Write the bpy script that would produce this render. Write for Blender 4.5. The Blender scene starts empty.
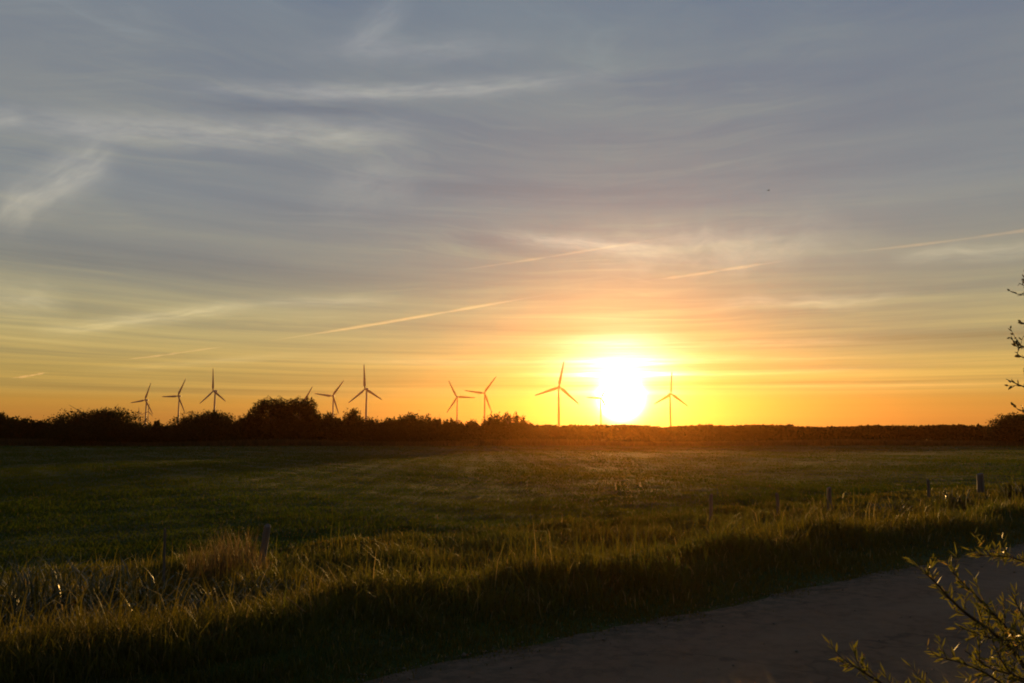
import bpy, math, random
import numpy as np
from mathutils import Vector, Matrix

random.seed(7)
rng = np.random.default_rng(7)
R = math.radians
SC = bpy.context.scene
COL = SC.collection

# ------------------------------------------------------------------ camera
FPX, CX, CY = 800.0, 512.0, 341.5
PITCH = R(6.7)
CAM_H = 1.7
cd = bpy.data.cameras.new('camera')
cd.sensor_width = 36.0
cd.lens = FPX * 36.0 / 1024.0
cd.clip_start = 0.05
cd.clip_end = 200000.0
cam = bpy.data.objects.new('camera', cd)
COL.objects.link(cam)
cam.location = (0, 0, CAM_H)
cam.rotation_euler = (R(90) + PITCH, 0, 0)
SC.camera = cam


def pdir(px, py):
    """direction from the camera through a pixel of the photograph"""
    a, b = (px - CX) / FPX, (CY - py) / FPX
    c, s = math.cos(PITCH), math.sin(PITCH)
    return Vector((a, c - b * s, s + b * c))


def at(px, py, Y):
    d = pdir(px, py)
    return Vector((0, 0, CAM_H)) + d * (Y / d.y)


def azel(px, py):
    d = pdir(px, py).normalized()
    return math.degrees(math.atan2(d.x, d.y)), math.degrees(math.asin(d.z))


SUN = pdir(621, 398).normalized()
SUN_EL = math.asin(SUN.z)
SUN_AZ = math.atan2(SUN.x, SUN.y)

# ------------------------------------------------------------------ sun lamp
sl = bpy.data.lights.new('sun', 'SUN')
sl.energy = 5.0
sl.angle = R(0.6)
sl.color = (1.0, 0.55, 0.15)
so = bpy.data.objects.new('sun', sl)
COL.objects.link(so)
so.rotation_euler = (-SUN).to_track_quat('-Z', 'Y').to_euler()

# ------------------------------------------------------------------ exposure
SC.view_settings.view_transform = 'Standard'
SC.view_settings.look = 'None'
SC.view_settings.exposure = 0.0
SC.view_settings.gamma = 1.0
SC.view_settings.use_curve_mapping = False
SC.render.engine = 'CYCLES'
SC.cycles.max_bounces = 6
SC.cycles.diffuse_bounces = 2
SC.cycles.glossy_bounces = 2
SC.cycles.transmission_bounces = 4
SC.cycles.volume_bounces = 0
SC.cycles.use_denoising = True
SC.cycles.filter_width = 1.9


def s2l(c):
    return tuple((v / 255.0 / 12.92) if v / 255.0 <= 0.04045 else ((v / 255.0 + 0.055) / 1.055) ** 2.4 for v in c)


# ------------------------------------------------------------------ sky
world = bpy.data.worlds.new('World')
SC.world = world
world.use_nodes = True
wt = world.node_tree
wt.nodes.clear()


class G:
    """tiny expression helper on a node tree"""

    def __init__(self, nt):
        self.nt = nt

    def n(self, kind, **kw):
        nd = self.nt.nodes.new(kind)
        for k, v in kw.items():
            setattr(nd, k, v)
        return nd

    def put(self, sock, v):
        if isinstance(v, (int, float)):
            sock.default_value = v
        elif isinstance(v, (tuple, list, Vector)):
            v = tuple(v)
            if sock.type == 'RGBA' and len(v) == 3:
                v = v + (1.0,)
            sock.default_value = v
        else:
            self.nt.links.new(v, sock)

    def m(self, op, a, b=None, c=None, clamp=False):
        nd = self.n('ShaderNodeMath', operation=op, use_clamp=clamp)
        self.put(nd.inputs[0], a)
        if b is not None:
            self.put(nd.inputs[1], b)
        if c is not None:
            self.put(nd.inputs[2], c)
        return nd.outputs[0]

    def mix(self, f, a, b, mode='MIX'):
        nd = self.n('ShaderNodeMix', data_type='RGBA', blend_type=mode)
        self.put(nd.inputs[0], f)
        self.put(nd.inputs[6], a)
        self.put(nd.inputs[7], b)
        return nd.outputs[2]

    def xyz(self, x, y, z):
        nd = self.n('ShaderNodeCombineXYZ')
        self.put(nd.inputs[0], x)
        self.put(nd.inputs[1], y)
        self.put(nd.inputs[2], z)
        return nd.outputs[0]

    def noise(self, vec, scale, detail=4, rough=0.5, dist=0.0, dims='3D'):
        nd = self.n('ShaderNodeTexNoise', noise_dimensions=dims)
        if vec is not None:
            self.put(nd.inputs['Vector'], vec)
        self.put(nd.inputs['Scale'], scale)
        self.put(nd.inputs['Detail'], detail)
        self.put(nd.inputs['Roughness'], rough)
        self.put(nd.inputs['Distortion'], dist)
        return nd.outputs['Fac']

    def ramp(self, f, stops, interp='LINEAR'):
        nd = self.n('ShaderNodeValToRGB')
        nd.color_ramp.interpolation = interp
        els = nd.color_ramp.elements
        while len(els) < len(stops):
            els.new(0.5)
        for e, (p, c) in zip(els, stops):
            e.position = p
            e.color = tuple(c) + (1.0,) if len(c) == 3 else c
        self.put(nd.inputs[0], f)
        return nd.outputs[0]

    def smooth(self, v, lo, hi, a=0.0, b=1.0):
        nd = self.n('ShaderNodeMapRange', interpolation_type='SMOOTHSTEP')
        self.put(nd.inputs[0], v)
        self.put(nd.inputs[1], lo)
        self.put(nd.inputs[2], hi)
        self.put(nd.inputs[3], a)
        self.put(nd.inputs[4], b)
        return nd.outputs[0]


g = G(wt)
tc = g.n('ShaderNodeTexCoord')
sep = g.n('ShaderNodeSeparateXYZ')
wt.links.new(tc.outputs['Generated'], sep.inputs[0])
sx, sy, sz = sep.outputs
el = g.m('MULTIPLY', g.m('ARCSINE', sz), 180 / math.pi)
az = g.m('MULTIPLY', g.m('ARCTAN2', sx, sy), 180 / math.pi)
dt = g.n('ShaderNodeVectorMath', operation='DOT_PRODUCT')
wt.links.new(tc.outputs['Generated'], dt.inputs[0])
dt.inputs[1].default_value = SUN
theta = g.m('MULTIPLY', g.m('ARCCOSINE', g.m('MINIMUM', dt.outputs['Value'], 0.9999999)), 180 / math.pi)

stops = [(0, (184, 120, 54)), (1.2, (194, 135, 60)), (2.3, (196, 151, 68)), (2.9, (196, 162, 84)), (4.2, (194, 166, 92)), (6.5, (176, 163, 114)),
         (9, (158, 154, 128)), (12, (145, 146, 138)), (16, (140, 146, 148)), (21, (131, 138, 146)), (29, (113, 126, 146)),
         (60, (92, 102, 120))]
base = g.ramp(g.m('DIVIDE', g.m('MAXIMUM', el, 0.0), 60.0), [(e / 60.0, s2l(c)) for e, c in stops])

# cloud sheets seen in perspective: bands crowd together towards the horizon
elc = g.m('MAXIMUM', sz, 0.0)
hh = g.m('DIVIDE', 1.0, g.m('ADD', elc, 0.13))
rad = g.m('MULTIPLY', az, 0.017)
tilt = g.m('ADD', hh, g.m('MULTIPLY', rad, -0.22))
wob = g.noise(g.xyz(g.m('MULTIPLY', rad, 1.2), g.m('MULTIPLY', hh, 0.5), 3.1), 1.3, 2, 0.5)
tilt = g.m('ADD', tilt, g.m('MULTIPLY', g.m('SUBTRACT', wob, 0.5), 0.4))
vA = g.xyz(g.m('MULTIPLY', rad, 0.8), g.m('MULTIPLY', tilt, 1.0), 0.7)
vB = g.xyz(g.m('MULTIPLY', rad, 1.3), g.m('MULTIPLY', tilt, 3.6), 5.2)
vC = g.xyz(g.m('MULTIPLY', rad, 2.6), g.m('MULTIPLY', tilt, 8.0), 9.4)
nA = g.noise(vA, 1.0, 4, 0.5)
nB = g.noise(vB, 1.0, 5, 0.55, 0.25)
nC = g.noise(vC, 1.0, 5, 0.62, 0.3)
low = g.smooth(el, 2.3, 3.4, 0.12, 1.0)
lown = g.smooth(el, 14.0, 4.0)
band = g.m('ADD', g.m('MULTIPLY', g.m('SUBTRACT', nA, 0.5), 0.75), g.m('MULTIPLY', g.m('SUBTRACT', nB, 0.5), g.m('ADD', 0.7, g.m('MULTIPLY', lown, 0.9))))
band = g.m('ADD', band, g.m('MULTIPLY', g.m('SUBTRACT', nC, 0.5), g.m('ADD', 0.25, g.m('MULTIPLY', lown, 0.5))))
band = g.m('MULTIPLY', band, low)
diag = g.m('ADD', g.m('MULTIPLY', hh, 1.0), g.m('MULTIPLY', rad, 0.9))
fib0 = g.noise(g.xyz(g.m('MULTIPLY', rad, 3.0), g.m('MULTIPLY', g.m('ADD', tilt, g.m('MULTIPLY', g.m('SUBTRACT', g.noise(g.xyz(rad, hh, 7.7), 2.5, 3, 0.5), 0.5), 0.5)), 13.0), 2.2), 1.0, 6, 0.68, 0.4)
fib1 = g.noise(g.xyz(g.m('MULTIPLY', g.m('SUBTRACT', rad, g.m('MULTIPLY', hh, 0.25)), 2.2), g.m('MULTIPLY', diag, 7.0), 6.1), 1.0, 6, 0.66, 0.5)
msk0 = g.smooth(g.noise(g.xyz(g.m('MULTIPLY', rad, 1.6), g.m('MULTIPLY', hh, 0.9), 11.0), 1.3, 3, 0.55), 0.42, 0.68)
msk1 = g.smooth(g.noise(g.xyz(g.m('MULTIPLY', rad, 2.0), g.m('MULTIPLY', hh, 1.0), 15.5), 1.5, 3, 0.55), 0.50, 0.72)
fibres = g.m('ADD', g.m('MULTIPLY', g.smooth(fib0, 0.42, 0.78), msk0), g.m('MULTIPLY', g.smooth(fib1, 0.42, 0.78), msk1))
band = g.m('ADD', band, g.m('MULTIPLY', g.m('MULTIPLY', fibres, g.smooth(el, 3.5, 8.0)), 0.30))
bright = g.m('ADD', 1.0, g.m('MULTIPLY', band, 0.75))
warm = g.mix(g.smooth(band, -0.25, 0.3), (0.93, 0.985, 1.10), (1.06, 1.01, 0.90))
c1 = g.mix(1.0, base, warm, 'MULTIPLY')
brc = g.n('ShaderNodeCombineColor')
for i in range(3):
    g.put(brc.inputs[i], bright)
c1 = g.mix(1.0, c1, brc.outputs[0], 'MULTIPLY')


# drifting cirrus streaks, each a soft feathered band on the sky sphere
def streak(p0, p1, half, amt, feather=0.35, rag=1.0, seed=0.0):
    a0, e0 = azel(*p0)
    a1, e1 = azel(*p1)
    cx, cy = (a0 + a1) / 2, (e0 + e1) / 2
    L = math.hypot(a1 - a0, e1 - e0) / 2
    ux, uy = (a1 - a0) / (2 * L), (e1 - e0) / (2 * L)
    dx, dy = g.m('SUBTRACT', az, cx), g.m('SUBTRACT', el, cy)
    s = g.m('ADD', g.m('MULTIPLY', dx, ux), g.m('MULTIPLY', dy, uy))
    t = g.m('SUBTRACT', g.m('MULTIPLY', dy, ux), g.m('MULTIPLY', dx, uy))
    w = g.noise(g.xyz(g.m('MULTIPLY', s, 0.16), seed, 0.0), 1.0, 3, 0.55)
    t = g.m('ADD', t, g.m('MULTIPLY', g.m('SUBTRACT', w, 0.5), 2.6 * half * rag))
    gt = g.m('EXPONENT', g.m('MULTIPLY', g.m('MULTIPLY', t, t), -1.0 / (half * half)))
    gs = g.smooth(g.m('ABSOLUTE', s), L, L * (1 - feather) if feather < 1 else 0.0)
    fib = g.noise(g.xyz(g.m('MULTIPLY', s, 0.28), g.m('MULTIPLY', t, 1.1 / half), seed + 4.0), 1.0, 4, 0.6)
    fib = g.smooth(fib, 0.25, 0.75, 0.35, 1.15)
    return g.m('MULTIPLY', g.m('MULTIPLY', g.m('MULTIPLY', gt, gs), fib), amt * 1.5)


light_streaks = [((-20, 232), (120, 140), 1.1, 0.15, 0.6, 1.0, 1.0), ((120, 80), (660, 66), 0.55, 0.12, 0.8, 0.5, 2.0), ((260, 48), (560, 40), 0.8, 0.06, 0.8, 0.8, 19.0),
                 ((-40, 114), (440, 130), 0.95, 0.12, 0.5, 0.35, 3.0), ((20, 332), (270, 304), 0.42, 0.17, 0.5, 1.0, 4.0),
                 ((215, 303), (420, 299), 0.35, 0.10, 0.7, 1.0, 5.0), ((-60, 292), (80, 306), 1.0, 0.12, 0.6, 1.0, 6.0),
                 ((470, 228), (700, 256), 0.5, 0.20, 0.8, 1.2, 7.0), ((690, 306), (930, 294), 0.45, 0.17, 0.8, 1.2, 8.0),
                 ((880, 258), (1080, 246), 0.45, 0.12, 0.6, 1.0, 9.0), ((300, 215), (440, 150), 1.6, 0.06, 0.9, 1.5, 10.0),
                 ((330, 60), (420, -10), 0.9, 0.07, 0.9, 1.0, 11.0), ((-20, 120), (30, 116), 0.6, 0.08, 0.8, 1.0, 12.0),
                 ((520, 250), (900, 236), 1.5, 0.14, 0.8, 1.3, 13.0), ((250, 358), (960, 352), 0.26, 0.20, 0.8, 0.5, 14.0), ((420, 341), (1000, 336), 0.30, 0.16, 0.8, 0.5, 17.0), ((640, 386), (1060, 383), 0.16, 0.12, 0.7, 0.4, 18.0),
                 ((430, 374), (940, 368), 0.20, 0.20, 0.8, 0.5, 15.0), ((60, 372), (330, 352), 0.25, 0.08, 0.8, 0.8, 16.0)]
dark_streaks = [((380, 365), (1080, 361), 0.22, 0.10, 0.6, 0.5, 25.0), ((560, 347), (1080, 345), 0.22, 0.08, 0.7, 0.5, 26.0), ((150, 101), (440, 107), 0.38, 0.20, 0.8, 0.5, 21.0), ((-60, 255), (360, 262), 0.9, 0.09, 0.6, 1.0, 22.0),
                ((380, 128), (980, 150), 1.7, 0.05, 0.8, 1.0, 23.0), ((640, 320), (1060, 326), 0.7, 0.08, 0.8, 1.0, 24.0)]
lt = None
for a in light_streaks:
    v = streak(*a)
    lt = v if lt is None else g.m('ADD', lt, v)
dk = None
for a in dark_streaks:
    v = streak(*a)
    dk = v if dk is None else g.m('ADD', dk, v)
lcol = g.ramp(g.m('DIVIDE', el, 30.0, clamp=True), [(0.0, (1.0, 0.62, 0.20)), (0.25, (1.0, 0.80, 0.42)), (0.5, (0.98, 0.82, 0.54)), (1.0, (0.95, 0.84, 0.66))])
lm = g.n('ShaderNodeVectorMath', operation='SCALE')
g.put(lm.inputs[0], lcol)
g.put(lm.inputs['Scale'], lt)
c1 = g.mix(1.0, c1, lm.outputs[0], 'ADD')
c1 = g.mix(dk, c1, s2l((96, 104, 124)))

# the low sun and the glow it makes in thin cloud
def expo(scale, power=1.0):
    t = g.m('DIVIDE', theta, scale)
    if power != 1.0:
        t = g.m('POWER', t, power)
    return g.m('EXPONENT', g.m('MULTIPLY', t, -1.0))


cloudmod = g.m('MAXIMUM', g.m('ADD', 1.0, g.m('MULTIPLY', band, 2.2)), 0.15)


def addglow(col, f, tint, mod=None):
    nd = g.n('ShaderNodeVectorMath', operation='SCALE')
    nd.inputs[0].default_value = tint
    g.put(nd.inputs['Scale'], f if mod is None else g.m('MULTIPLY', f, mod))
    return g.mix(1.0, col, nd.outputs[0], 'ADD')


c1 = addglow(c1, expo(9.0), (0.0, 0.17, 0.09), cloudmod)
c1 = addglow(c1, expo(4.2, 1.4), (0.12, 0.13, 0.04), cloudmod)
daz = g.m('SUBTRACT', az, math.degrees(SUN_AZ))
dele = g.m('SUBTRACT', el, math.degrees(SUN_EL) + 1.7)
pil = g.m('ADD', g.m('POWER', g.m('DIVIDE', g.m('ABSOLUTE', daz), 3.3), 2.0), g.m('POWER', g.m('DIVIDE', g.m('ABSOLUTE', dele), 2.3), 2.0))
c1 = addglow(c1, g.m('EXPONENT', g.m('MULTIPLY', pil, -1.0)), (1.6, 1.55, 1.25), g.m('MULTIPLY', cloudmod, g.m('ADD', 0.8, g.m('MULTIPLY', lt, 3.5))))
c1 = addglow(c1, expo(1.45, 2.2), (2.5, 2.3, 1.6))
c1 = addglow(c1, expo(1.2, 3.0), (16.0, 13.0, 8.0))

nishita = g.n('ShaderNodeTexSky', sky_type='NISHITA')
nishita.sun_disc = False
nishita.sun_elevation = SUN_EL
nishita.sun_rotation = SUN_AZ
nishita.altitude = 0
nishita.air_density = 1.0
nishita.dust_density = 2.0
bgA = g.n('ShaderNodeBackground')
wt.links.new(nishita.outputs[0], bgA.inputs[0])
bgA.inputs[1].default_value = 0.008
# the sky behind the photographer, away from the sunset, is duller
east = g.smooth(theta, 48.0, 115.0, 1.0, 0.36)
ev = g.n('ShaderNodeVectorMath', operation='SCALE')
g.put(ev.inputs[0], c1)
g.put(ev.inputs['Scale'], east)
bgB = g.n('ShaderNodeBackground')
g.put(bgB.inputs[0], ev.outputs[0])
bgB.inputs[1].default_value = 0.85
add = g.n('ShaderNodeAddShader')
wt.links.new(bgA.outputs[0], add.inputs[0])
wt.links.new(bgB.outputs[0], add.inputs[1])
wo = g.n('ShaderNodeOutputWorld')
wt.links.new(add.outputs[0], wo.inputs[0])


# ------------------------------------------------------------------ helpers
def tag(o, label=None, cat=None, group=None, kind=None):
    if label:
        o['label'] = label
    if cat:
        o['category'] = cat
    if group:
        o['group'] = group
    if kind:
        o['kind'] = kind
    return o


def link(o, parent=None):
    COL.objects.link(o)
    if parent is not None:
        o.parent = parent
    return o


def empty(name, loc, rz=0.0):
    o = bpy.data.objects.new(name, None)
    o.empty_display_size = 0.2
    o.location = loc
    o.rotation_euler = (0, 0, rz)
    return link(o)


def mesh_np(name, verts, faces_flat, counts, mat, parent=None, smooth=False):
    """mesh object out of numpy arrays: verts (n,3), flat loop indices, loops per face"""
    me = bpy.data.meshes.new(name)
    verts = np.asarray(verts, dtype=np.float32)
    faces_flat = np.asarray(faces_flat, dtype=np.int32)
    counts = np.asarray(counts, dtype=np.int32)
    me.vertices.add(len(verts))
    me.vertices.foreach_set('co', verts.ravel())
    me.loops.add(len(faces_flat))
    me.loops.foreach_set('vertex_index', faces_flat)
    me.polygons.add(len(counts))
    starts = np.concatenate(([0], np.cumsum(counts)[:-1])).astype(np.int32)
    me.polygons.foreach_set('loop_start', starts)
    if smooth:
        me.polygons.foreach_set('use_smooth', np.ones(len(counts), dtype=bool))
    me.update(calc_edges=True)
    me.materials.append(mat)
    return link(bpy.data.objects.new(name, me), parent)


class MB:
    def __init__(self):
        self.v, self.f = [], []

    def tube(self, pts, rads, n=8, cap=True):
        pts = [Vector(p) for p in pts]
        b = len(self.v)
        ref = Vector((0.31, 0.17, 0.93))
        for i, p in enumerate(pts):
            t = (pts[min(i + 1, len(pts) - 1)] - pts[max(i - 1, 0)]).normalized()
            if abs(t.dot(ref)) > 0.97:
                ref = Vector((1, 0.1, 0))
            a = t.cross(ref).normalized()
            c = t.cross(a).normalized()
            for k in range(n):
                w = 2 * math.pi * k / n
                self.v.append(p + (a * math.cos(w) + c * math.sin(w)) * rads[i])
        for i in range(len(pts) - 1):
            for k in range(n):
                k2 = (k + 1) % n
                self.f.append((b + i * n + k, b + i * n + k2, b + (i + 1) * n + k2, b + (i + 1) * n + k))
        if cap:
            self.f.append(tuple(b + k for k in range(n))[::-1])
            e = b + (len(pts) - 1) * n
            self.f.append(tuple(e + k for k in range(n)))
        return self

    def loft(self, rings):
        b = len(self.v)
        n = len(rings[0])
        for r in rings:
            self.v.extend(Vector(p) for p in r)
        for i in range(len(rings) - 1):
            for k in range(n):
                k2 = (k + 1) % n
                self.f.append((b + i * n + k, b + i * n + k2, b + (i + 1) * n + k2, b + (i + 1) * n + k))
        self.f.append(tuple(b + k for k in range(n))[::-1])
        e = b + (len(rings) - 1) * n
        self.f.append(tuple(e + k for k in range(n)))
        return self

    def build(self, name, mat, parent=None, smooth=True):
        me = bpy.data.meshes.new(name)
        me.from_pydata([tuple(v) for v in self.v], [], self.f)
        for p in me.polygons:
            p.use_smooth = smooth
        me.update()
        me.materials.append(mat)
        return link(bpy.data.objects.new(name, me), parent)


def mat_new(name):
    m = bpy.data.materials.new(name)
    m.use_nodes = True
    m.node_tree.nodes.clear()
    return m, G(m.node_tree)


def leaf_mat(name, ca, cb, trans=0.45, rough=0.5, gloss=0.25, rare=None, rare_amt=0.08, patch=0.0):
    """leaf or blade: diffuse and translucent, colour drifting from blade to blade"""
    m, q = mat_new(name)
    geo = q.n('ShaderNodeNewGeometry')
    rnd = geo.outputs['Random Per Island']
    col = q.mix(rnd, ca, cb)
    if patch:
        no = q.noise(geo.outputs['Position'], patch, 3, 0.5)
        col = q.mix(q.smooth(no, 0.35, 0.68), col, tuple(x * y for x, y in zip(ca, (1.6, 1.05, 0.8))))
    if rare:
        r2 = q.m('FRACT', q.m('MULTIPLY', rnd, 37.7))
        col = q.mix(q.m('LESS_THAN', r2, rare_amt), col, rare)
    pr = q.n('ShaderNodeBsdfPrincipled')
    q.put(pr.inputs['Base Color'], col)
    pr.inputs['Roughness'].default_value = rough
    pr.inputs['Specular IOR Level'].default_value = gloss
    tr = q.n('ShaderNodeBsdfTranslucent')
    q.put(tr.inputs[0], q.mix(0.5, col, q.mix(1.0, col, (1.6, 1.5, 0.6), 'MULTIPLY')))
    mx = q.n('ShaderNodeMixShader')
    mx.inputs[0].default_value = trans
    q.nt.links.new(pr.outputs[0], mx.inputs[1])
    q.nt.links.new(tr.outputs[0], mx.inputs[2])
    out = q.n('ShaderNodeOutputMaterial')
    q.nt.links.new(mx.outputs[0], out.inputs[0])
    return m


def solid_mat(name, ca, cb, scale, rough=0.7, bump=0.0, stretch=(1, 1, 1), detail=6, spec=0.3):
    m, q = mat_new(name)
    tcn = q.n('ShaderNodeTexCoord')
    mp = q.n('ShaderNodeMapping')
    q.nt.links.new(tcn.outputs['Object'], mp.inputs[0])
    mp.inputs['Scale'].default_value = stretch
    no = q.noise(mp.outputs[0], scale, detail, 0.6)
    col = q.mix(q.smooth(no, 0.3, 0.7), ca, cb)
    pr = q.n('ShaderNodeBsdfPrincipled')
    q.put(pr.inputs['Base Color'], col)
    pr.inputs['Roughness'].default_value = rough
    pr.inputs['Specular IOR Level'].default_value = spec
    if bump:
        bp = q.n('ShaderNodeBump')
        bp.inputs['Strength'].default_value = bump
        bp.inputs['Distance'].default_value = 0.02
        q.put(bp.inputs['Height'], no)
        q.nt.links.new(bp.outputs[0], pr.inputs['Normal'])
    out = q.n('ShaderNodeOutputMaterial')
    q.nt.links.new(pr.outputs[0], out.inputs[0])
    return m


# ------------------------------------------------------------------ lie of the land
UX, UY = 0.790, 0.613          # along the lane
NX, NY = -0.613, 0.790         # across it, towards the field
ROAD_L, ROAD_N = 5.22, 0.95     # far and near edge of the lane
FIELD_Z = -0.40


def uv(x, y):
    return x * UX + y * UY, x * NX + y * NY


def xy(u, v):
    return u * UX + v * NX, u * UY + v * NY


PV = np.array([-1400, -8, -3, 0.2, 0.9, 5.28, 5.65, 6.3, 6.8, 7.3, 8.1, 9.0, 9.8, 10.8, 12.5, 16, 60, 1400], float)
PZ = np.array([-0.2, -0.1, 0.02, 0.03, 0.0, 0.0, 0.035, 0.11, 0.155, 0.11, -0.28, -0.66, -0.66, -0.42, -0.38, FIELD_Z, FIELD_Z, FIELD_Z], float)


def height(x, y):
    x = np.asarray(x, float)
    y = np.asarray(y, float)
    u, v = x * UX + y * UY, x * NX + y * NY
    vv = v + np.interp(u, [0.0, 3.2], [0.5, 0.0]) + 0.22 * np.sin(u * 0.37 + 1.0) + 0.12 * np.sin(u * 0.93)
    z = np.interp(np.where(v > 5.8, vv, v), PV, PZ)
    bank = np.clip((v - 5.35) / 1.0, 0, 1)
    far = np.clip((v - 12) / 6.0, 0, 1)
    lump = 0.05 * np.sin(u * 1.7 + v) * np.sin(v * 1.3 - u * 0.6) + 0.03 * np.sin(u * 3.1 - v * 2.2)
    lump = np.where(v < 8.0, np.maximum(lump, -0.005) + 0.02, lump)
    roll = 0.10 * np.sin(x * 0.11 + 0.5) * np.sin(y * 0.083) + 0.05 * np.sin(x * 0.31 + y * 0.17)
    r = np.hypot(x, y)
    return z + bank * (1 - 0.6 * far) * lump + far * roll * np.clip(1.6 - r / 150.0, 0, 1)


def graded(lo, hi, mid_lo, mid_hi, step, grow):
    a = list(np.arange(mid_lo, mid_hi + 1e-6, step))
    s = step
    x = mid_hi
    while x < hi:
        s *= grow
        x += s
        a.append(min(x, hi))
    s = step
    x = mid_lo
    b = []
    while x > lo:
        s *= grow
        x -= s
        b.append(max(x, lo))
    return np.array(b[::-1] + a)


us = graded(-1350, 1350, -14, 44, 0.30, 1.10)
vs = graded(-1350, 1350, -3, 20, 0.18, 1.09)
UU, VV = np.meshgrid(us, vs, indexing='ij')
XX, YY = UU * UX + VV * NX, UU * UY + VV * NY
ZZ = height(XX, YY)
nu, nv = len(us), len(vs)
idx = np.arange(nu * nv).reshape(nu, nv)
quads = np.stack([idx[:-1, :-1], idx[1:, :-1], idx[1:, 1:], idx[:-1, 1:]], -1).reshape(-1, 4)

# meadow soil and turf
m_ground, q = mat_new('turf_soil')
tcn = q.n('ShaderNodeTexCoord')
pos = tcn.outputs['Object']
n1 = q.noise(pos, 0.05, 5, 0.55)
n2 = q.noise(pos, 0.6, 5, 0.6)
n3 = q.noise(pos, 9.0, 4, 0.6)
cA = q.mix(q.smooth(n1, 0.35, 0.65), (0.040, 0.072, 0.011), (0.066, 0.078, 0.015))
cB = q.mix(q.smooth(n2, 0.42, 0.62), cA, (0.034, 0.048, 0.010))
cC = q.mix(q.m('MULTIPLY', q.smooth(n3, 0.4, 0.7), 0.5), cB, (0.075, 0.062, 0.026))
pr = q.n('ShaderNodeBsdfPrincipled')
q.put(pr.inputs['Base Color'], cC)
pr.inputs['Roughness'].default_value = 0.9
pr.inputs['Specular IOR Level'].default_value = 0.1
bp = q.n('ShaderNodeBump')
bp.inputs['Strength'].default_value = 0.8
bp.inputs['Distance'].default_value = 0.12
q.put(bp.inputs['Height'], q.m('ADD', n2, q.m('MULTIPLY', n3, 0.4)))
q.nt.links.new(bp.outputs[0], pr.inputs['Normal'])
out = q.n('ShaderNodeOutputMaterial')
q.nt.links.new(pr.outputs[0], out.inputs[0])
ground = mesh_np('field_ground', np.stack([XX, YY, ZZ], -1).reshape(-1, 3), quads.ravel(), np.full(len(quads), 4), m_ground, smooth=True)
tag(ground, kind='structure')

# lane of worn asphalt, a thin sheet on the ground with an uneven edge
m_road, q = mat_new('worn_asphalt')
tcn = q.n('ShaderNodeTexCoord')
pos = tcn.outputs['Object']
n1 = q.noise(pos, 0.7, 5, 0.6)
n2 = q.noise(pos, 120.0, 3, 0.7)
vor = q.n('ShaderNodeTexVoronoi')
q.put(vor.inputs['Vector'], pos)
vor.inputs['Scale'].default_value = 160.0
n4 = q.noise(pos, 7.0, 6, 0.65)
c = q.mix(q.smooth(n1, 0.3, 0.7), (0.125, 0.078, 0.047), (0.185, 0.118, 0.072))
c = q.mix(q.m('MULTIPLY', q.smooth(n4, 0.42, 0.66), 0.6), c, (0.060, 0.040, 0.026))
sp_ = q.n('ShaderNodeSeparateXYZ')
q.nt.links.new(pos, sp_.inputs[0])
vco = q.m('ADD', q.m('MULTIPLY', sp_.outputs[0], NX), q.m('MULTIPLY', sp_.outputs[1], NY))
uco = q.m('ADD', q.m('MULTIPLY', sp_.outputs[0], UX), q.m('MULTIPLY', sp_.outputs[1], UY))
wig = q.m('MULTIPLY', q.m('SUBTRACT', q.noise(pos, 0.9, 3), 0.5), 0.5)
trk = q.m('ABSOLUTE', q.m('SUBTRACT', q.m('ABSOLUTE', q.m('ADD', q.m('SUBTRACT', vco, 3.1), wig)), 0.8))
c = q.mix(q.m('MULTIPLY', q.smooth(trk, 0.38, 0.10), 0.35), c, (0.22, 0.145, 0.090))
crk = q.n('ShaderNodeTexVoronoi', feature='DISTANCE_TO_EDGE')
wv = q.n('ShaderNodeVectorMath', operation='ADD')
q.nt.links.new(pos, wv.inputs[0])
nz = q.n('ShaderNodeTexNoise')
nz.inputs['Scale'].default_value = 3.0
q.nt.links.new(pos, nz.inputs['Vector'])
sc_ = q.n('ShaderNodeVectorMath', operation='SCALE')
q.nt.links.new(nz.outputs['Color'], sc_.inputs[0])
sc_.inputs['Scale'].default_value = 0.5
q.nt.links.new(sc_.outputs[0], wv.inputs[1])
q.nt.links.new(wv.outputs[0], crk.inputs['Vector'])
crk.inputs['Scale'].default_value = 0.8
crack = q.m('MULTIPLY', q.smooth(crk.outputs['Distance'], 0.022, 0.004), q.smooth(n1, 0.42, 0.58))
c = q.mix(q.m('MULTIPLY', crack, 0.4), c, (0.012, 0.010, 0.008))
edgev = q.smooth(vco, 4.55, 5.2)
c = q.mix(q.m('MULTIPLY', edgev, q.smooth(n4, 0.35, 0.6)), c, (0.055, 0.045, 0.022))
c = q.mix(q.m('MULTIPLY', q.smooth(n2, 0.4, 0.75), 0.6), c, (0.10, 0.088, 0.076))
pr = q.n('ShaderNodeBsdfPrincipled')
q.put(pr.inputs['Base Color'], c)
q.put(pr.inputs['Roughness'], q.smooth(n1, 0.3, 0.7, 0.70, 0.9))
pr.inputs['Specular IOR Level'].default_value = 0.18
bp = q.n('ShaderNodeBump')
bp.inputs['Strength'].default_value = 0.7
bp.inputs['Distance'].default_value = 0.006
q.put(bp.inputs['Height'], q.m('ADD', q.m('ADD', vor.outputs['Distance'], n2), q.m('MULTIPLY', n4, 4.0)))
q.nt.links.new(bp.outputs[0], pr.inputs['Normal'])
out = q.n('ShaderNodeOutputMaterial')
q.nt.links.new(pr.outputs[0], out.inputs[0])
ru = np.concatenate([graded(-400, -20, -60, -20, 2.0, 1.2), np.arange(-19.6, 60, 0.2), graded(60, 400, 60, 90, 2.0, 1.2)])
ru = np.unique(ru)
edge_l = ROAD_L + 0.07 * np.sin(ru * 2.1) * np.sin(ru * 0.7) + rng.normal(0, 0.025, len(ru))
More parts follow.
